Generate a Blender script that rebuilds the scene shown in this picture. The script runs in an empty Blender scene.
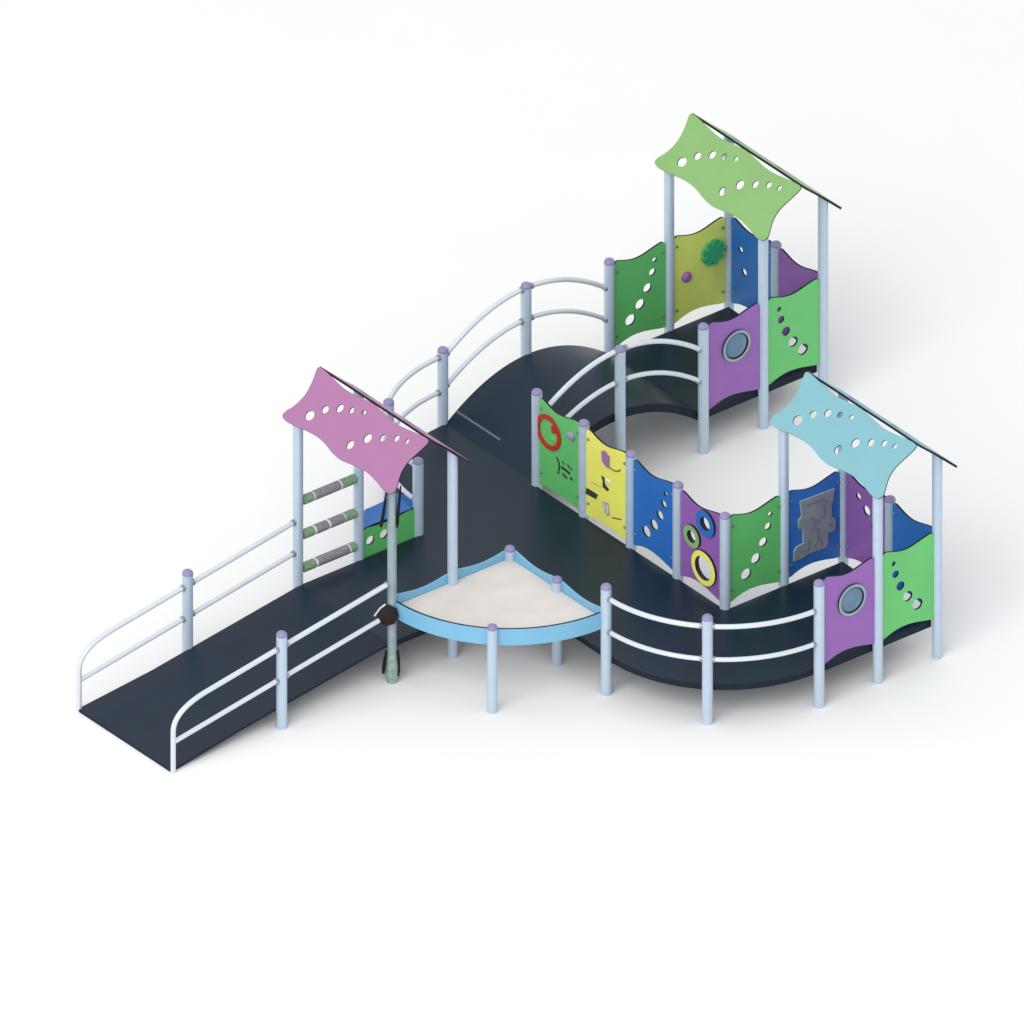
import bpy, bmesh, math
from math import pi, sin, cos, radians, sqrt
from mathutils import Vector, Matrix

SC = bpy.context.scene
COL = SC.collection

# ------------------------------------------------------------------ plan grid (metres)
# u runs along the entrance ramp, w runs across it towards the viewer's right, z is up.
WS = 0.995                       # the bays across the ramp are a touch narrower
def P(u, w, z=0.0):
    return Vector((u, -w * WS, z))

DECK = 0.455
UA0, UA1 = 2.915, 3.73          # roofed shelter at the top of the ramp
UC = 4.53                       # far side of the landing
UR = 6.13                       # panel row / turning centre
UB1, UB2 = 6.92, 7.72           # second and third post line of the near shelter
UG0, UG1, UG2 = 8.37, 9.175, 9.98
RISE = 0.445                    # hump of the bridge

# ------------------------------------------------------------------ materials
def mat(name, col, rough=0.4, spec=0.5, metal=0.0, var=0.05, scale=6.0, bump=0.0, bscale=60.0, coat=0.0):
    m = bpy.data.materials.new(name)
    m.use_nodes = True
    nt = m.node_tree
    b = nt.nodes['Principled BSDF']
    b.inputs['Roughness'].default_value = rough
    b.inputs['Specular IOR Level'].default_value = spec
    b.inputs['Metallic'].default_value = metal
    b.inputs['Coat Weight'].default_value = coat
    tc = nt.nodes.new('ShaderNodeTexCoord')
    nz = nt.nodes.new('ShaderNodeTexNoise')
    nz.inputs['Scale'].default_value = scale
    nz.inputs['Detail'].default_value = 5
    nt.links.new(tc.outputs['Object'], nz.inputs['Vector'])
    rp = nt.nodes.new('ShaderNodeValToRGB')
    rp.color_ramp.elements[0].position = 0.3
    rp.color_ramp.elements[1].position = 0.7
    rp.color_ramp.elements[0].color = [c * (1 - var) for c in col] + [1]
    rp.color_ramp.elements[1].color = [min(1, c * (1 + var)) for c in col] + [1]
    nt.links.new(nz.outputs['Fac'], rp.inputs['Fac'])
    nt.links.new(rp.outputs['Color'], b.inputs['Base Color'])
    rr = nt.nodes.new('ShaderNodeMapRange')
    rr.inputs['To Min'].default_value = max(0.02, rough - 0.06)
    rr.inputs['To Max'].default_value = min(1, rough + 0.06)
    nt.links.new(nz.outputs['Fac'], rr.inputs['Value'])
    nt.links.new(rr.outputs['Result'], b.inputs['Roughness'])
    if bump:
        n2 = nt.nodes.new('ShaderNodeTexNoise')
        n2.inputs['Scale'].default_value = bscale
        n2.inputs['Detail'].default_value = 3
        nt.links.new(tc.outputs['Object'], n2.inputs['Vector'])
        bp = nt.nodes.new('ShaderNodeBump')
        bp.inputs['Strength'].default_value = bump
        bp.inputs['Distance'].default_value = 0.004
        nt.links.new(n2.outputs['Fac'], bp.inputs['Height'])
        nt.links.new(bp.outputs['Normal'], b.inputs['Normal'])
    return m

def lin(r, g, b):
    f = lambda c: (c / 255 / 12.92) if c / 255 <= 0.04045 else ((c / 255 + 0.055) / 1.055) ** 2.4
    return (f(r), f(g), f(b))

M = {}
M['ground'] = mat('white_studio_floor', (0.88, 0.88, 0.88), 0.9, 0.1, var=0.005, scale=0.6)
M['deck'] = mat('navy_rubber_deck', (0.0095, 0.0205, 0.037), 0.34, 0.24, var=0.10, scale=2.2, bump=0.12, bscale=140)
M['deckside'] = mat('navy_deck_side', (0.010, 0.017, 0.029), 0.6, 0.15, var=0.1)
M['oldpost'] = mat('grey_green_post', (0.27, 0.345, 0.375), 0.35, 0.5, metal=0.2, var=0.10, scale=9)
M['edge'] = mat('dark_panel_core', (0.012, 0.014, 0.024), 0.6, 0.2, var=0.1)
M['post'] = mat('silver_blue_post', (0.45, 0.555, 0.67), 0.34, 0.5, metal=0.1, var=0.03, scale=9, bump=0.03, bscale=200)
M['rail'] = mat('white_steel_rail', (0.63, 0.68, 0.74), 0.24, 0.55, metal=0.1, var=0.03)
M['cap'] = mat('lilac_cap', (0.25, 0.235, 0.41), 0.4, 0.4, var=0.05)
M['clamp'] = mat('grey_clamp', (0.30, 0.33, 0.38), 0.35, 0.5, metal=0.5)
M['bolt'] = mat('grey_bolt', (0.22, 0.24, 0.26), 0.35, 0.5, metal=0.5)
M['green'] = mat('green_sheet', (0.125, 0.51, 0.15), 0.38, 0.4, var=0.04, scale=3)
M['purple'] = mat('purple_sheet', (0.275, 0.115, 0.41), 0.38, 0.4, var=0.04, scale=3)
M['blue'] = mat('blue_sheet', (0.026, 0.15, 0.50), 0.38, 0.4, var=0.04, scale=3)
M['yellow'] = mat('yellow_sheet', (0.84, 0.84, 0.15), 0.38, 0.4, var=0.03, scale=3)
M['olive'] = mat('lime_sheet', (0.70, 0.77, 0.16), 0.38, 0.4, var=0.05, scale=3)
M['roof_green'] = mat('pale_green_roof', (0.23, 0.43, 0.155), 0.45, 0.3, var=0.03, scale=3)
M['roof_pink'] = mat('pink_roof', (0.385, 0.17, 0.335), 0.45, 0.3, var=0.03, scale=3)
M['roof_blue'] = mat('pale_blue_roof', (0.205, 0.44, 0.50), 0.45, 0.3, var=0.03, scale=3)
M['skyblue'] = mat('sky_blue_board', (0.18, 0.44, 0.64), 0.4, 0.4, var=0.03, scale=3)
M['sand'] = mat('pale_sand', (0.69, 0.65, 0.61), 0.85, 0.1, var=0.05, scale=3.5, bump=0.35, bscale=90)
M['ringgrey'] = mat('pale_grey_ring', (0.38, 0.46, 0.50), 0.35, 0.5)
M['rim'] = mat('grey_green_rim', (0.27, 0.36, 0.37), 0.35, 0.5)
M['glass'] = mat('blue_window_bubble', (0.09, 0.18, 0.28), 0.15, 0.6, var=0.1)
M['red'] = mat('red_ring', (0.47, 0.025, 0.012), 0.4, 0.4)
M['gear'] = mat('green_gear', (0.04, 0.40, 0.16), 0.4, 0.4)
M['grey'] = mat('grey_maze_plate', (0.24, 0.255, 0.29), 0.45, 0.4, var=0.12, scale=7)
M['greydark'] = mat('maze_groove', (0.185, 0.185, 0.225), 0.5, 0.3)
M['roller_grey'] = mat('mottled_grey_roller', (0.23, 0.23, 0.26), 0.6, 0.3, var=0.35, scale=60)
M['roller_green'] = mat('mottled_green_roller', (0.19, 0.32, 0.20), 0.6, 0.3, var=0.35, scale=60)
M['ink'] = mat('dark_marking', (0.03, 0.05, 0.04), 0.5, 0.3)
M['greymark'] = mat('grey_marking', (0.30, 0.32, 0.36), 0.5, 0.3)
M['whitemark'] = mat('white_marking', (0.72, 0.72, 0.72), 0.5, 0.3)
M['violet'] = mat('violet_marking', (0.34, 0.16, 0.38), 0.5, 0.3)
M['knob'] = mat('lilac_grey_knob', (0.28, 0.26, 0.42), 0.35, 0.5)
M['black'] = mat('black_strap', (0.008, 0.012, 0.011), 0.7, 0.12)
M['hub'] = mat('dark_brown_hub', (0.014, 0.008, 0.009), 0.6, 0.2, var=0.3, scale=14)
M['foot'] = mat('grey_green_sleeve', (0.27, 0.37, 0.33), 0.4, 0.4, metal=0.2, var=0.35, scale=22)
M['joint'] = mat('grey_joint_glint', (0.14, 0.16, 0.19), 0.4, 0.4, metal=0.3)  # grey paints the light caught on the joint edge

# ------------------------------------------------------------------ mesh helpers
def link(name, me, m, parent=None, smooth=None):
    o = bpy.data.objects.new(name, me)
    COL.objects.link(o)
    if m is not None:
        for x in (m if isinstance(m, (list, tuple)) else [m]):
            me.materials.append(x)
    if smooth is not None:
        me.shade_smooth() if smooth is True else me.set_sharp_from_angle(angle=radians(smooth))
    if parent is not None:
        o.parent = parent
    return o

def obj(name, bm, m, parent=None, smooth=None):
    me = bpy.data.meshes.new(name)
    bmesh.ops.recalc_face_normals(bm, faces=bm.faces)
    bm.to_mesh(me)
    bm.free()
    if smooth is not None:
        for p in me.polygons:
            p.use_smooth = True
        me.set_sharp_from_angle(angle=radians(smooth))
    return link(name, me, m, parent)

def lathe(profile, base, n=32, axis=Vector((0, 0, 1))):
    """profile = [(r, h)...] revolved about axis through base."""
    bm = bmesh.new()
    rot = Vector((0, 0, 1)).rotation_difference(axis).to_matrix()
    rings = []
    for r, h in profile:
        if r < 1e-6:
            rings.append([bm.verts.new(base + rot @ Vector((0, 0, h)))])
        else:
            rings.append([bm.verts.new(base + rot @ Vector((r * cos(2 * pi * k / n), r * sin(2 * pi * k / n), h))) for k in range(n)])
    for a, b in zip(rings, rings[1:]):
        for k in range(n):
            k2 = (k + 1) % n
            if len(a) == 1 and len(b) > 1:
                bm.faces.new((a[0], b[k], b[k2]))
            elif len(b) == 1 and len(a) > 1:
                bm.faces.new((a[k], a[k2], b[0]))
            elif len(a) > 1:
                bm.faces.new((a[k], a[k2], b[k2], b[k]))
    return bm

def tube(pts, r, n=14):
    pts = [Vector(p) for p in pts]
    bm = bmesh.new()
    rings, prev = [], None
    for i, p in enumerate(pts):
        t = (pts[min(i + 1, len(pts) - 1)] - pts[max(i - 1, 0)]).normalized()
        if prev is None:
            ref = Vector((0, 0, 1)) if abs(t.z) < 0.9 else Vector((1, 0, 0))
            x = t.cross(ref).normalized()
        else:
            x = (prev - t * prev.dot(t)).normalized()
        prev = x
        y = t.cross(x)
        rings.append([bm.verts.new(p + r * (cos(2 * pi * k / n) * x + sin(2 * pi * k / n) * y)) for k in range(n)])
    for a, b in zip(rings, rings[1:]):
        for k in range(n):
            bm.faces.new((a[k], a[(k + 1) % n], b[(k + 1) % n], b[k]))
    bm.faces.new(rings[0][::-1])
    bm.faces.new(rings[-1])
    return bm

def slab(outline, top, th):
    """outline = [(u, w)...] , top(u, w) -> z of the upper face; closed slab of thickness th."""
    bm = bmesh.new()
    T = [bm.verts.new(P(u, w, top(u, w))) for u, w in outline]
    B = [bm.verts.new(P(u, w, top(u, w) - th)) for u, w in outline]
    bm.faces.new(T)
    bm.faces.new(B[::-1])
    n = len(T)
    for i in range(n):
        bm.faces.new((T[i], B[i], B[(i + 1) % n], T[(i + 1) % n])).material_index = 1
    return bm

def frame(origin, d, up=Vector((0, 0, 1))):
    d = d.normalized()
    up = up.normalized()
    n = d.cross(up)
    m = Matrix.Identity(4)
    for i in range(3):
        m[i][0], m[i][1], m[i][2], m[i][3] = d[i], up[i], n[i], origin[i]
    return m

def circle(x, y, r, n=28, ry=None):
    ry = ry or r
    return [(x + r * cos(2 * pi * k / n), y + ry * sin(2 * pi * k / n)) for k in range(n)]

def sheet(name, outline, holes, th, mx, mats, parent=None, z0=0.0, bevel=0.003):
    """Flat board with cut-outs: faces take mats[0], the cut edges mats[1]."""
    cu = bpy.data.curves.new(name, 'CURVE')
    cu.dimensions = '2D'
    cu.fill_mode = 'BOTH'
    cu.extrude = th / 2 - bevel
    cu.bevel_depth = bevel
    cu.bevel_resolution = 1
    for pts in [outline] + list(holes):
        s = cu.splines.new('POLY')
        s.points.add(len(pts) - 1)
        for q, (x, y) in zip(s.points, pts):
            q.co = (x, y, 0, 1)
        s.use_cyclic_u = True
    tmp = bpy.data.objects.new('temporary', cu)
    COL.objects.link(tmp)
    dg = bpy.context.evaluated_depsgraph_get()
    me = bpy.data.meshes.new_from_object(tmp.evaluated_get(dg))
    bpy.data.objects.remove(tmp)
    bpy.data.curves.remove(cu)
    me.name = name
    me.materials.clear()
    for p in me.polygons:
        p.material_index = 0 if abs(p.normal.z) > 0.6 or len(mats) == 1 else 1
        p.use_smooth = False
    me.transform(Matrix.Translation((0, 0, z0)))
    me.transform(mx)
    if mx.determinant() < 0:
        me.flip_normals()
    me.update()
    return link(name, me, mats, parent)

def catmull(pts, sub=6):
    out = []
    n = len(pts)
    for i in range(n):
        p0, p1, p2, p3 = (Vector(pts[(i + k - 1) % n]) for k in range(4))
        for s in range(sub):
            t = s / sub
            q = 0.5 * (2 * p1 + (p2 - p0) * t + (2 * p0 - 5 * p1 + 4 * p2 - p3) * t * t + (3 * p1 - p0 - 3 * p2 + p3) * t ** 3)
            out.append((q.x, q.y))
    return out

# ------------------------------------------------------------------ the ground
bm = bmesh.new()
S = 60
bm.faces.new([bm.verts.new(P(4.5 + a * S, 1.6 + b * S, 0)) for a, b in ((-1, 1), (1, 1), (1, -1), (-1, -1))])
g = obj('ground', bm, M['ground'])
g['kind'] = 'structure'
g['label'] = 'plain seamless white floor under the play structure'

# ------------------------------------------------------------------ the play structure
ROOT = bpy.data.objects.new('play_structure', None)
COL.objects.link(ROOT)
ROOT['label'] = 'multicoloured wheelchair-accessible playground structure with ramp, three peaked roofs and sand table'
ROOT['category'] = 'playground structure'

def label(o, text):
    o['label'] = text
    return o

# --- decks
flat = lambda u, w: DECK
E = 0.045
ramp_top = lambda u, w: 0.03 + (DECK - 0.03) * min(1, max(0, u / UA0))
obj('ramp', slab([(-0.05, 0.0), (-0.05, 1.59), (0.9, 1.6 - E), (UA0, 1.6 - E), (UA0, E), (0.9, E)], ramp_top, 0.03), [M['deck'], M['deckside']], ROOT)
RC = 1.6 - E
UW = UR - RC
obj('platform', slab([(UA0, E), (UA0, 1.6 - E), (UW, 1.6 - E), (UW, E)], flat, 0.07), [M['deck'], M['deckside']], ROOT)
obj('platform', slab([(UW, 0), (UW, 3.2), (UR - 0.03, 3.2), (UR - 0.03, 0)], flat, 0.07), [M['deck'], M['deckside']], ROOT)
def fan(cw, sgn):
    pts = [(UR, cw)]
    for k in range(33):
        a = pi / 2 * k / 32
        pts.append((UR - RC * cos(a), cw + sgn * RC * sin(a)))
    return pts
obj('curved_platform', slab(fan(3.2, 1), flat, 0.075), [M['deck'], M['deckside']], ROOT)
obj('curved_platform', slab(fan(0.0, -1), flat, 0.075), [M['deck'], M['deckside']], ROOT)
obj('platform', slab([(UR, 3.2 + E), (UR, 4.8 - E), (UB2 - E, 4.8 - E), (UB2 - E, 3.2 + E)], flat, 0.085), [M['deck'], M['deckside']], ROOT)
obj('platform', slab([(UG0, -1.6 + E), (UG0, -E), (UG2 - E, -E), (UG2 - E, -1.6 + E)], flat, 0.085), [M['deck'], M['deckside']], ROOT)

UM = (UR + UG0) / 2
def hump(u):
    t = (u - UM) / (UG0 - UM)
    return DECK + RISE * max(0.0, 1 - t * t)
bm = bmesh.new()
rows = []
NB = 40
for i in range(NB + 1):
    u = UR + (UG0 - UR) * i / NB
    z = hump(u)
    rows.append([bm.verts.new(P(u, w, zz)) for w, zz in ((-1.6 + E, z), (-E, z), (-E, z - 0.105), (-1.6 + E, z - 0.105))])
for a, b in zip(rows, rows[1:]):
    for k in range(4):
        bm.faces.new((a[k], a[(k + 1) % 4], b[(k + 1) % 4], b[k])).material_index = 0 if k == 0 else 1
bm.faces.new(rows[0][::-1]); bm.faces.new(rows[-1])
br = obj('arched_bridge', bm, [M['deck'], M['deckside']], ROOT, smooth=30)
bm = slab([(6.262, -1.54), (6.278, -1.54), (6.278, -0.80), (6.262, -0.80)], lambda u, w: hump(u) + 0.008, 0.007)
obj('joint_edge_glint', bm, [M['joint'], M['joint']], br)  # thin strip stands in for the joint edge catching light where the hump begins

# --- posts
POSTS = {}
def post(u, w, h, r=0.058, cap=True, ridge=None):
    bm = lathe([(0, 0), (r + 0.0, 0), (r, 0.002), (r, h - 0.004), (r - 0.004, h), (0, h)], P(u, w))
    if ridge:                                   # cut on the slant to meet the underside of its roof
        for v in bm.verts:
            if v.co.z > h - 0.01:
                v.co.z += ridge[1] - 0.038 - 0.9 * abs(v.co.x - ridge[0]) - h
    o = obj('post', bm, M['post'], ROOT, smooth=40)
    if cap:
        c = lathe([(0, -0.002), (r + 0.001, -0.002), (r + 0.001, 0.014), (r - 0.004, 0.028), (r - 0.014, 0.040), (r - 0.030, 0.049), (0.014, 0.053), (0, 0.054)], P(u, w, h + 0.002))
        obj('post_cap', c, M['cap'], o, smooth=50)
    POSTS[(round(u, 2), round(w, 2))] = o
    return o
Q = 1.6 * sqrt(0.5)
ROOFS = [((UA0 + UA1) / 2, 2.91, -0.145), ((UB1 + UB2) / 2, 2.875, 3.10), ((UG1 + UG2) / 2, 2.91, -1.72)]   # ridge u, ridge z, gable w
for u, w, h in ((1.43, 0, 1.13), (1.43, 1.6, 1.13),
                (UC, 0, 1.33), (UR - Q + 0.03, -Q, 1.33), (UR, -1.6, 1.33), (UM, -1.6, 1.70), (UM, 0, 1.68),
                (UR - Q, 3.2 + Q, 1.28), (UC, 3.2, 1.30)):
    post(u, w, h)
for u, w, h in ((UR, 0, 1.57), (UR, 0.8, 1.57), (UR, 1.6, 1.57), (UR, 2.4, 1.57), (UR, 3.2, 1.57), (UR, 4.8, 1.50),
                (UG0, -1.6, 1.57), (UG0, 0, 1.53), (UB2, 4.0, 1.55), (UG2, -0.8, 1.55)):
    post(u, w, h)
for u, w in ((UA0, 0), (UA1, 0), (UA0, 1.6), (UA1, 1.6), (UB1, 3.2), (UB2, 3.2), (UB1, 4.8), (UB2, 4.8),
             (UG1, -1.6), (UG2, -1.6), (UG1, 0), (UG2, 0)):
    post(u, w, 2.435, r=0.049 if (u, w) == (UA0, 1.6) else 0.055, cap=False, ridge=ROOFS[0 if u < 5 else 2 if w < 1 else 1][:2])
TP = 1.6 * sqrt(0.5)
for u, w in ((UC - 0.03, 1.6), (UC - 0.03, 2.4), (UC - 0.03 - TP, 1.6 + TP)):
    post(u, w, 1.02, r=0.056)

# --- handrails
RR = 0.028
def line3(f, a, b, n):
    return [f(a + (b - a) * i / n) for i in range(n + 1)]
def handrail(top, mid, ends=()):
    o = obj('handrail', tube(top, RR), M['rail'], ROOT, smooth=60)
    obj('midrail', tube(mid, RR - 0.002), M['rail'], o, smooth=60)
    for path in (top, mid):
        for k in ends:
            a, b = (Vector(path[0]), Vector(path[2])) if k == 0 else (Vector(path[-1]), Vector(path[-3]))
            d = (b - a).normalized()
            obj('clamp', lathe([(RR, 0.05), (RR + 0.007, 0.05), (RR + 0.007, 0.082), (RR, 0.082)], a, 16, d), M['clamp'], o, smooth=40)
    return o
zl = lambda u: 1.235 - 0.163 * (UA0 - u)
for w in (0, 1.6):
    # bent end of the ramp rail: up, round a wide bend, then along the slope
    p0, p1, p2 = P(-0.03, w, 0.50), P(-0.03, w, zl(-0.03) - 0.01), P(0.40, w, zl(0.40))
    bend = [p0 * (1 - t) ** 2 + p1 * 2 * t * (1 - t) + p2 * t * t for t in [i / 14 for i in range(15)]]
    top = [P(-0.03, w, 0.0), P(-0.03, w, 0.25)] + bend + [P(0.9, w, zl(0.9)), P(1.3, w, zl(1.3)), P(1.43, w, zl(1.43))]
    mid = line3(lambda u: P(u, w, zl(u) - 0.385), -0.03, 1.43, 10)
    handrail(top, mid, (1,))
    handrail(line3(lambda u: P(u, w, zl(u)), 1.43, UA0, 10), line3(lambda u: P(u, w, zl(u) - 0.385), 1.43, UA0, 10), (0, 1))
def arc(cw, sgn, z):
    return lambda a: P(UR - 1.6 * cos(a), cw + sgn * 1.6 * sin(a), z)
for a, b in ((0, pi / 4), (pi / 4, pi / 2)):
    handrail(line3(arc(0, -1, 1.275), a, b, 16), line3(arc(0, -1, 0.845), a, b, 16), (0, 1))
    handrail(line3(arc(3.2, 1, 1.19), a, b, 16), line3(arc(3.2, 1, 0.785), a, b, 16), (0, 1))
for w in (-1.6, 0):
    for a, b in ((UR, UM), (UM, UG0)):
        handrail(line3(lambda u: P(u, w, hump(u) + 0.79), a, b, 16), line3(lambda u: P(u, w, hump(u) + 0.40), a, b, 16), (0, 1))

# --- play panels
X0, X1 = 0.055, 0.745
def wave_outline(ztop=1.07, zbot=0.05, sag=0.055, arch=0.062, L=0.80, raise_=0.04):
    x0, x1 = X0, L - 0.055
    top, bot = [], []
    n = 26
    for i in range(n + 1):
        t = i / n
        x = x0 + (x1 - x0) * t
        bump = raise_ * (1 - max(0, 1 - min(t, 1 - t) / 0.07) ** 2)
        top.append((x, ztop + bump - sag * 1.4 * sin(pi * t) ** 1.6 * (0.9 + 0.25 * cos(pi * t))))
        s = min(1.0, max(0.0, (t - 0.05) / 0.9))
        bot.append((x, zbot + arch * sin(pi * s ** 0.8) ** 1.1))
    return bot + top[::-1]
H5 = [(0.60, 0.93, 0.031), (0.57, 0.79, 0.045), (0.505, 0.62, 0.056), (0.405, 0.455, 0.063), (0.275, 0.31, 0.069)]
H5M = [(0.8 - x, y, r) for x, y, r in H5]
DU, DW = Vector((1, 0, 0)), Vector((0, -1, 0))
TH = 0.026

def panel(u, w, d, colour, lab, holes=(), bolts=True, **kw):
    mx = frame(P(u, w, DECK), DU if d == 'u' else DW)
    o = sheet('play_panel', wave_outline(**kw), [circle(*h) for h in holes], TH, mx, [M[colour], M['edge']], ROOT)
    o['label'] = lab
    if bolts:
        for x in (0.092, 0.708):
            for y in (0.19, 0.98):
                b = lathe([(0, 0), (0.017, 0), (0.017, 0.008), (0.010, 0.014), (0, 0.014)], mx @ Vector((x, y, TH / 2)), 12, mx.to_3x3() @ Vector((0, 0, 1)))
                obj('bolt', b, M['bolt'], o, smooth=40)
    return o, mx

def ring(name, parent, mx, x, y, ro, ri, m, th=0.02, z=0.0, edge='edge'):
    return sheet(name, circle(x, y, ro, 48), [circle(x, y, ri, 48)], th, mx, [M[m], M[edge]], parent, z0=TH / 2 + th / 2 + z, bevel=0.004)
def decal(name, parent, mx, pts, m, th=0.006, z=0.0):
    return sheet(name, pts, [], th, mx, [M[m]], parent, z0=TH / 2 + th / 2 + z, bevel=0.001)
def stroke(pts, wd):
    """outline of a brush stroke along pts"""
    L, R = [], []
    for i, p in enumerate(pts):
        a, b = Vector(pts[max(0, i - 1)]), Vector(pts[min(len(pts) - 1, i + 1)])
        t = (b - a).normalized()
        n = Vector((-t.y, t.x)) * wd / 2
        L.append(tuple(Vector(p) + n)); R.append(tuple(Vector(p) - n))
    return L + R[::-1]
def dome(name, parent, mx, x, y, r, h, m, n=32, z=0.0):
    prof = [(r, 0.0), (r, h * 0.25)] + [(r * cos(a), h * 0.25 + h * 0.75 * sin(a)) for a in [pi / 2 * k / 8 for k in range(1, 8)]] + [(0, h)]
    return obj(name, lathe(prof, mx @ Vector((x, y, TH / 2 + z)), n, mx.to_3x3() @ Vector((0, 0, 1))), M[m], parent, smooth=50)

# the row of four panels along the landing
o, mx = panel(UR, 0.0, 'w', 'green', 'green panel with a red ring and black marks', zbot=0.035, arch=0.03)
ring('red_ring', o, mx, 0.222, 0.752, 0.203, 0.155, 'red', 0.018, edge='red')
decal('ring_pointer', o, mx, [(0.27, 0.852), (0.345, 0.862), (0.372, 0.80), (0.282, 0.777)], 'red', 0.016)
dome('green_button', o, mx, 0.29, 0.69, 0.035, 0.012, 'green', 20)
dome('knob', o, mx, 0.605, 0.893, 0.055, 0.045, 'knob', 24)
for pts, wd in (([(0.352, 0.505), (0.382, 0.468), (0.400, 0.413), (0.392, 0.36)], 0.030), ([(0.385, 0.345), (0.378, 0.318)], 0.034),
                ([(0.452, 0.503), (0.480, 0.474)], 0.020), ([(0.533, 0.497), (0.615, 0.471)], 0.022), ([(0.428, 0.418), (0.50, 0.42), (0.578, 0.408)], 0.038),
                ([(0.452, 0.352), (0.528, 0.328)], 0.034), ([(0.583, 0.362), (0.615, 0.350)], 0.036)):
    decal('printed_mark', o, mx, stroke(pts, wd * 0.8), 'ink', 0.004)

o, mx = panel(UR, 0.8, 'w', 'yellow', 'yellow panel with a violet shape, black arrow and dark slot', zbot=0.035, arch=0.03)
decal('violet_shape', o, mx, [(0.322, 0.95), (0.381, 0.978), (0.455, 0.941), (0.451, 0.809), (0.411, 0.79), (0.332, 0.832)], 'violet', 0.012)
decal('printed_mark', o, mx, stroke([(0.441, 0.804), (0.53, 0.803), (0.60, 0.83), (0.639, 0.868)], 0.011), 'ink', 0.004)
decal('black_arrow', o, mx, [(0.312, 0.640), (0.361, 0.642), (0.375, 0.563), (0.445, 0.529), (0.411, 0.495), (0.336, 0.515), (0.342, 0.59)], 'ink', 0.006)
dome('white_button', o, mx, 0.420, 0.618, 0.034, 0.014, 'whitemark', 20)
decal('dark_slot', o, mx, [(0.073, 0.372), (0.252, 0.376), (0.226, 0.312), (0.050, 0.298)], 'ink', 0.010)
decal('grey_shape', o, mx, [(0.332, 0.335), (0.431, 0.353), (0.455, 0.216), (0.411, 0.192), (0.342, 0.262)], 'greymark', 0.005)
decal('white_stroke', o, mx, stroke([(0.365, 0.33), (0.378, 0.25)], 0.022), 'whitemark', 0.004, 0.005)
decal('white_stroke', o, mx, stroke([(0.415, 0.33), (0.425, 0.22)], 0.020), 'whitemark', 0.004, 0.005)
decal('printed_mark', o, mx, stroke([(0.49, 0.206), (0.649, 0.258)], 0.010), 'ink', 0.004)
decal('printed_mark', o, mx, stroke([(0.143, 0.481), (0.312, 0.496)], 0.006), 'greymark', 0.004)

o, mx = panel(UR, 1.6, 'w', 'blue', 'blue panel with a diagonal row of five round holes', H5)

o, mx = panel(UR, 2.4, 'w', 'purple', 'purple panel with blue, green and yellow rings round three holes',
              [(0.505, 0.905, 0.082), (0.275, 0.64, 0.074), (0.477, 0.345, 0.142)])
ring('blue_ring', o, mx, 0.505, 0.905, 0.150, 0.083, 'blue', 0.03)
ring('green_ring', o, mx, 0.275, 0.64, 0.130, 0.075, 'roof_green', 0.03)
ring('yellow_ring', o, mx, 0.477, 0.345, 0.198, 0.143, 'yellow', 0.03)

# near shelter (pale blue roof)
panel(UR, 3.2, 'u', 'green', 'green panel with five holes, inside wall of the blue-roofed shelter', H5)
o, mx = panel(UB1, 3.2, 'u', 'blue', 'blue panel carrying an irregular grey maze plate')
maze = sheet('maze_plate', [(0.20, 0.94), (0.657, 0.927), (0.637, 0.789), (0.618, 0.77), (0.618, 0.614), (0.571, 0.609), (0.640, 0.582), (0.676, 0.535), (0.67, 0.433), (0.637, 0.41), (0.565, 0.419),
      (0.571, 0.302), (0.552, 0.249), (0.289, 0.259), (0.236, 0.237), (0.118, 0.239), (0.118, 0.354), (0.15, 0.40), (0.243, 0.41), (0.236, 0.598), (0.19, 0.61), (0.177, 0.657), (0.184, 0.727), (0.223, 0.742)],
      [], 0.022, mx, [M['grey'], M['ringgrey']], o, z0=TH / 2 + 0.011, bevel=0.004)
for pts in ([(0.27, 0.86), (0.50, 0.86), (0.56, 0.80)], [(0.52, 0.78), (0.52, 0.66), (0.42, 0.60)], [(0.34, 0.70), (0.40, 0.62), (0.36, 0.52)],
            [(0.43, 0.54), (0.44, 0.40), (0.38, 0.31)], [(0.46, 0.40), (0.49, 0.30)], [(0.20, 0.32), (0.30, 0.30), (0.32, 0.42)], [(0.58, 0.53), (0.62, 0.48)]):
    decal('groove', maze, mx, stroke(pts, 0.026), 'greydark', 0.003, 0.0222)
panel(UB2, 3.2, 'w', 'purple', 'purple end panel with slanting holes under the blue roof', [(0.27, 0.90, 0.042), (0.41, 0.79, 0.060), (0.56, 0.64, 0.066)])
panel(UB2, 4.0, 'w', 'blue', 'blue end panel under the blue roof')
def porthole(o, mx, x=0.425, y=0.705):
    r = ring('porthole_rim', o, mx, x, y, 0.182, 0.157, 'rim', 0.022, edge='edge')
    obj('porthole_window', lathe([(0.156, 0.0), (0.150, 0.008), (0.12, 0.030), (0.075, 0.046), (0.03, 0.052), (0, 0.053)],
        mx @ Vector((x, y, TH / 2 - 0.004)), 40, mx.to_3x3() @ Vector((0, 0, 1))), M['glass'], r, smooth=60)
o, mx = panel(UR, 4.8, 'u', 'purple', 'purple panel with a round blue porthole below the blue roof', bolts=False)
porthole(o, mx)
panel(UB1, 4.8, 'u', 'green', 'green outer panel with five holes below the blue roof', H5M, bolts=False)

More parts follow.
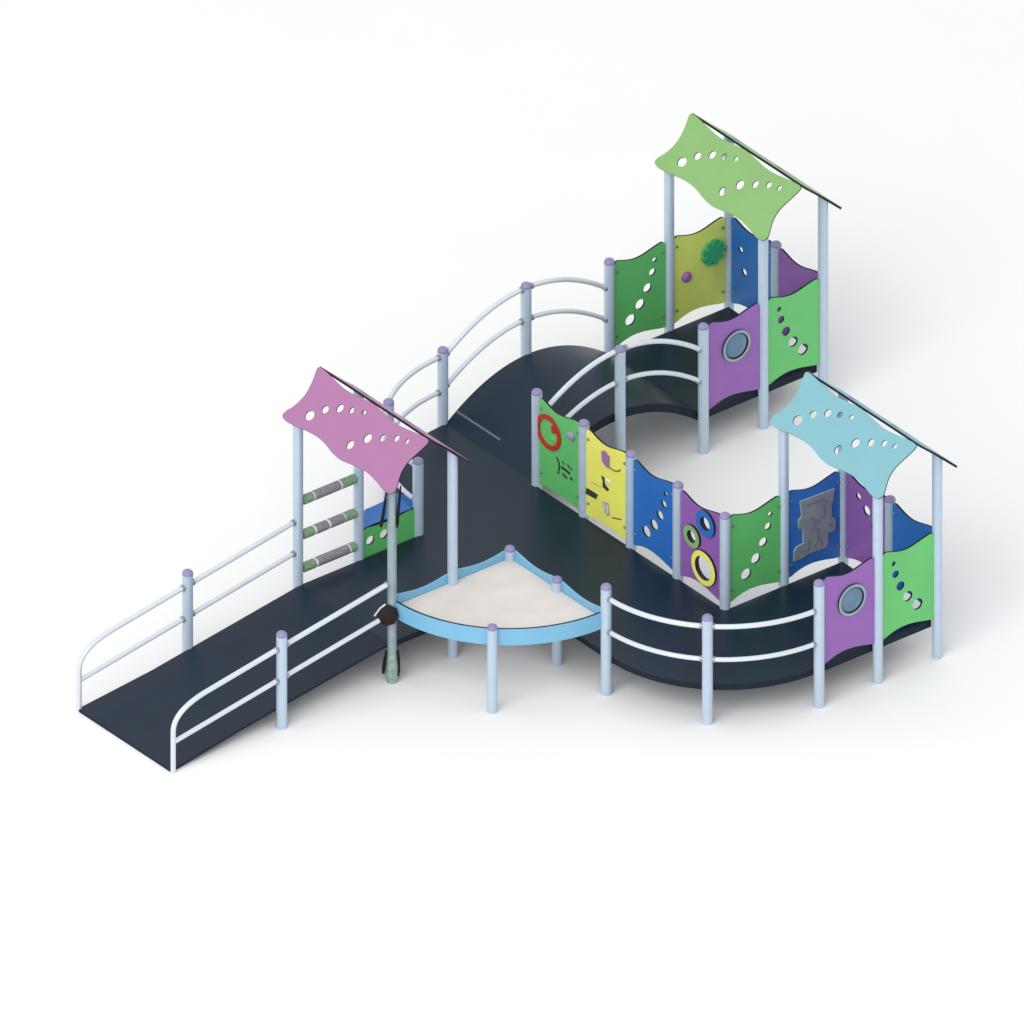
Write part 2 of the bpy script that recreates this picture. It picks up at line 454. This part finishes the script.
# far shelter (green roof)
panel(UG0, -1.6, 'u', 'green', 'green panel with five holes beside the arched bridge', H5)
o, mx = panel(UG1, -1.6, 'u', 'olive', 'lime panel with a green gear and a purple knob')
gear = []
NT = 9
for k in range(NT):
    a0 = 2 * pi * k / NT
    for da, r in ((-0.20, 0.105), (-0.17, 0.148), (0.17, 0.148), (0.20, 0.105)):
        gear.append((0.561 + r * cos(a0 + da), 0.743 + r * sin(a0 + da)))
sheet('gear', gear, [], 0.04, mx, [M['gear'], M['gear']], o, z0=TH / 2 + 0.024, bevel=0.005)
dome('purple_knob', o, mx, 0.215, 0.564, 0.060, 0.05, 'purple', 28)
panel(UG2, -1.6, 'w', 'blue', 'blue end panel with two small holes under the green roof', [(0.21, 0.77, 0.038), (0.27, 0.52, 0.044)])
panel(UG2, -0.8, 'w', 'purple', 'purple end panel under the green roof')
o, mx = panel(UG0, 0, 'u', 'purple', 'purple panel with a round blue porthole below the green roof', bolts=False)
porthole(o, mx)
panel(UG1, 0, 'u', 'green', 'green outer panel with five holes below the green roof', H5M, bolts=False)

# first shelter: three roller bars, then a low green panel with a blue counter
for y, segs in ((1.0, ((0.06, 0.185, 'roller_green'), (0.205, 0.545, 'roller_grey'), (0.570, 0.76, 'roller_green'))),
                (0.575, ((0.06, 0.195, 'roller_green'), (0.225, 0.385, 'roller_grey'), (0.415, 0.60, 'roller_grey'), (0.615, 0.76, 'roller_green'))),
                (0.165, ((0.06, 0.215, 'roller_green'), (0.245, 0.665, 'roller_grey'), (0.685, 0.76, 'roller_green')))):
    bar = obj('roller_bar', tube([P(UA0, 0, DECK + y), P(UA1, 0, DECK + y)], 0.016), M['rail'], ROOT, smooth=60)
    for a, b, m in segs:
        r = 0.054
        obj('roller', lathe([(0.017, a), (r - 0.006, a), (r, a + 0.006), (r, b - 0.006), (r - 0.006, b), (0.017, b)], P(UA0, 0, DECK + y), 24, Vector((1, 0, 0))), M[m], bar, smooth=40)
    for (a0, b0, m0), (a1, b1, m1) in zip(segs, segs[1:]):
        obj('spacer', lathe([(0.017, b0 + 0.002), (0.050, b0 + 0.003), (0.050, a1 - 0.003), (0.017, a1 - 0.002)], P(UA0, 0, DECK + y), 24, Vector((1, 0, 0))), M['whitemark'], bar, smooth=40)
mx = frame(P(UA1, 0, DECK), DU)
o = sheet('play_panel', wave_outline(ztop=0.305, zbot=-0.045, sag=0.02, arch=0.02, raise_=0.03), [circle(0.15, 0.165, 0.055), circle(0.335, 0.175, 0.058)], TH, mx, [M['green'], M['edge']], ROOT)
o['label'] = 'low green panel with two holes under a blue counter'
ct = [(0.07, -0.012), (0.20, -0.008), (0.42, -0.016), (0.62, -0.010), (0.76, -0.012), (0.84, 0.09), (0.865, 0.17), (0.83, 0.25), (0.79, 0.32), (0.70, 0.30), (0.5, 0.275), (0.32, 0.272), (0.22, 0.20), (0.11, 0.07)]
cx = frame(P(UA1, -0.02, DECK + 0.322), DU, Vector((0, 1, 0)))
label(sheet('counter', ct, [], 0.03, cx, [M['blue'], M['edge']], ROOT), 'blue counter top on the low green panel')

# --- roofs
RO = [(0.0, 0.0), (0.12, 0.004), (0.28, 0.026), (0.45, 0.045), (0.60, 0.042), (0.76, 0.022), (0.93, 0.008), (1.10, 0.022), (1.26, 0.042), (1.41, 0.045), (1.58, 0.026), (1.74, 0.004), (1.86, 0.0),
      (1.885, 0.035), (1.865, 0.13), (1.828, 0.26), (1.812, 0.36), (1.825, 0.47), (1.872, 0.58), (1.905, 0.655), (1.885, 0.71), (1.82, 0.728), (1.74, 0.722), (1.60, 0.69), (1.45, 0.668), (1.32, 0.668), (1.15, 0.692), (1.0, 0.712),
      (0.86, 0.700), (0.70, 0.662), (0.55, 0.645), (0.40, 0.652), (0.25, 0.672), (0.13, 0.688), (0.03, 0.690), (-0.035, 0.662), (-0.03, 0.60), (0.015, 0.52), (0.05, 0.40), (0.052, 0.28), (0.018, 0.14), (-0.02, 0.035)]
RO = [(0.93 + (a - 0.93) * 0.988, b * 0.965 + 0.012 * a / 1.86) for a, b in RO]
RH = [(0.29, 0.482, 0.062, 0.058), (0.42, 0.340, 0.046, 0.046), (0.58, 0.243, 0.044, 0.050), (0.735, 0.188, 0.034, 0.040), (0.888, 0.142, 0.030, 0.028),
      (1.00, 0.505, 0.047, 0.056), (1.146, 0.348, 0.052, 0.056), (1.32, 0.254, 0.040, 0.046), (1.48, 0.182, 0.036, 0.040), (1.625, 0.148, 0.026, 0.034)]
def roof(uc, w0, zr, m, colour):
    ax = Vector((0, -1, 0))
    c, s = 0.743, 0.669
    for sg in (-1, 1):
        down = Vector((sg * c, 0, -s))
        n = Vector((sg * s, 0, c))
        th = 0.016 if sg < 0 else 0.026
        mx = Matrix.Identity(4)
        orig = P(uc, w0, zr) + down * 0.012
        for i in range(3):
            mx[i][0], mx[i][1], mx[i][2], mx[i][3] = ax[i], down[i], n[i], orig[i]
        o = sheet('roof_panel', catmull(RO, 4), [circle(x, y, r, 22, ry) for x, y, r, ry in RH], th, mx, [M[m], M['edge']], ROOT, z0=-th / 2)
        o['label'] = f'{colour} wavy roof panel with two curved rows of round holes'
roof(ROOFS[0][0], ROOFS[0][2], ROOFS[0][1], 'roof_pink', 'pink')
roof(ROOFS[1][0], ROOFS[1][2], ROOFS[1][1], 'roof_blue', 'pale blue')
roof(ROOFS[2][0], ROOFS[2][2], ROOFS[2][1], 'roof_green', 'pale green')

# --- sand table
TC = (UC - 0.03, 1.6)
sector = [(TC[0] + 0.02, TC[1] - 0.02)]
for k in range(41):
    a = pi / 2 * k / 40
    sector.append((TC[0] + 0.02 - 1.565 * cos(a), TC[1] - 0.02 + 1.565 * sin(a)))
tb = label(obj('sand_table', slab(sector, lambda u, w: 0.905, 0.05), [M['sand'], M['skyblue']], ROOT), 'fan-shaped raised sand table with light blue edge boards')
def arm_outline(L):
    n = 40
    top = []
    for i in range(n + 1):
        x = L * i / n
        t = (x / 0.8) % 1.0
        top.append((x, 1.025 - 0.048 * sin(pi * t) ** 1.4))
    return [(0, 0.80), (L, 0.80)] + top[::-1]
sheet('side_board', arm_outline(1.52), [], 0.022, frame(P(TC[0] - 1.53, TC[1] - 0.036, 0), DU), [M['skyblue'], M['skyblue']], tb)
sheet('side_board', arm_outline(1.52), [], 0.022, frame(P(TC[0] + 0.036, TC[1] + 0.0, 0), DW), [M['skyblue'], M['skyblue']], tb)
bm = bmesh.new()
rows = []
for k in range(49):
    a = pi / 2 * (0.012 + 0.98 * k / 48)
    def q(r, z):
        return bm.verts.new(P(TC[0] - r * cos(a), TC[1] + r * sin(a), z))
    rows.append([q(1.545, 0.80), q(1.57, 0.80), q(1.57, 1.0), q(1.545, 1.0)])
for a, b in zip(rows, rows[1:]):
    for k in range(4):
        f = bm.faces.new((a[k], a[(k + 1) % 4], b[(k + 1) % 4], b[k]))
        f.material_index = 1 if k == 2 else 0
bm.faces.new(rows[0][::-1]); bm.faces.new(rows[-1])
obj('front_board', bm, [M['skyblue'], M['edge']], tb, smooth=30)

# --- fittings on the shelter post beside the sand table
px = P(UA0, 1.6)
side = Vector((0.783, -0.622, 0))
front = Vector((-0.622, -0.783, 0))
def strap(pts, wd=0.035, th=0.02):
    bm = bmesh.new()
    rows = []
    for s, f, z, k in pts:
        c = px + side * s + front * f + Vector((0, 0, z))
        rows.append([bm.verts.new(c + side * (a * wd * k / 2) + front * (b * th)) for a, b in ((-1, -1), (1, -1), (1, 1), (-1, 1))])
    for a, b in zip(rows, rows[1:]):
        for k in range(4):
            bm.faces.new((a[k], a[(k + 1) % 4], b[(k + 1) % 4], b[k]))
    bm.faces.new(rows[0][::-1]); bm.faces.new(rows[-1])
    return obj('strap', bm, M['black'], POSTS[(round(UA0, 2), 1.6)], smooth=40)
strap([(-0.060, 0.02, 2.35, 0.5), (-0.075, 0.02, 2.22, 0.8), (-0.092, 0.02, 2.08, 0.95), (-0.108, 0.02, 1.98, 1.0), (-0.118, 0.02, 1.93, 0.8)])
strap([(0.090, 0.02, 2.42, 0.4), (0.078, 0.02, 2.25, 0.8), (0.064, 0.02, 2.10, 0.9), (0.058, 0.02, 1.98, 0.9), (0.058, 0.02, 1.92, 0.4)])
strap([(-0.062, 0.0, 0.37, 0.5), (-0.075, 0.0, 0.27, 0.9), (-0.088, 0.0, 0.17, 1.1), (-0.092, 0.0, 0.11, 0.9)])
strap([(0.062, 0.0, 0.38, 0.5), (0.068, 0.0, 0.27, 0.9), (0.066, 0.0, 0.15, 1.1), (0.060, 0.0, 0.075, 0.8)])
PA = POSTS[(round(UA0, 2), 1.6)]
PA.data.materials[0] = M['oldpost']
PA['label'] = 'tall post with black straps, a dark hub and grey green foot sleeve'
obj('foot_sleeve', lathe([(0.050, 0.004), (0.056, 0.004), (0.064, 0.08), (0.066, 0.20), (0.058, 0.27), (0.050, 0.36)], px, 32), M['foot'], PA, smooth=50)
hub = obj('hub', lathe([(0, 0), (0.100, 0), (0.114, 0.012), (0.114, 0.05), (0.100, 0.062), (0.04, 0.070), (0, 0.070)], px + side * -0.045 + front * 0.055 + Vector((0, 0, 0.86)), 8, (front * 0.93 + Vector((0, 0, 0.36))).normalized()), M['hub'], PA)
obj('bracket', tube([px + side * -0.07 + front * 0.075 + Vector((0, 0, 1.0)), px + side * -0.125 + front * 0.08 + Vector((0, 0, 0.955)), px + side * -0.185 + front * 0.08 + Vector((0, 0, 0.86))], 0.010, 8), M['rail'], hub, smooth=50)

# ------------------------------------------------------------------ camera: parallel projection, as in the catalogue picture
AL, PH, PX = radians(38.48), radians(31.44), 94.93
h = Vector((sin(AL), cos(AL), 0))
f = h * cos(PH) - Vector((0, 0, 1)) * sin(PH)
# ground point under the picture centre
X, Y = (512 - 81.4) / PX, (709.7 - 512) / PX
# right = (cos, -sin), up.h = sin(PH)
rgt = Vector((cos(AL), -sin(AL), 0))
tgt = rgt * X + h * (Y / sin(PH))
cam = bpy.data.cameras.new('camera')
cam.type = 'ORTHO'
cam.ortho_scale = 1024 / PX
cam.clip_end = 200
co = bpy.data.objects.new('camera', cam)
COL.objects.link(co)
co.location = tgt - f * 40
co.rotation_euler = (pi / 2 - PH, 0, -AL)
SC.camera = co

# ------------------------------------------------------------------ studio light
wd = bpy.data.worlds.new('World')
SC.world = wd
wd.use_nodes = True
nt = wd.node_tree
bg = nt.nodes['Background']
bg.inputs['Strength'].default_value = 0.885
tc = nt.nodes.new('ShaderNodeTexCoord')
sx = nt.nodes.new('ShaderNodeSeparateXYZ')
nt.links.new(tc.outputs['Generated'], sx.inputs[0])
rp = nt.nodes.new('ShaderNodeValToRGB')
rp.color_ramp.elements[0].position = 0.0
rp.color_ramp.elements[0].color = (0.86, 0.90, 0.96, 1)
rp.color_ramp.elements[1].position = 0.8
rp.color_ramp.elements[1].color = (1.0, 1.0, 1.0, 1)
nt.links.new(sx.outputs['Z'], rp.inputs['Fac'])
nt.links.new(rp.outputs['Color'], bg.inputs['Color'])

def softbox(name, loc, target, size, power, col):
    la = bpy.data.lights.new(name, 'AREA')
    la.shape = 'SQUARE'
    la.size = size
    la.energy = power
    la.color = col
    o = bpy.data.objects.new(name, la)
    COL.objects.link(o)
    o.location = loc
    o.rotation_euler = (Vector(target) - Vector(loc)).to_track_quat('-Z', 'Y').to_euler()
    return o
ctr = P(5.2, 1.6, 0.5)
softbox('softbox', ctr + Vector((0, 0, 66)) - h * 76 - rgt * 32, ctr, 84, 70000, (1.0, 0.985, 0.96))

SC.view_settings.view_transform = 'Standard'
SC.view_settings.look = 'None'
SC.view_settings.exposure = 0
SC.view_settings.gamma = 1
SC.view_settings.use_curve_mapping = False
SC.cycles.max_bounces = 10
SC.cycles.use_denoising = True
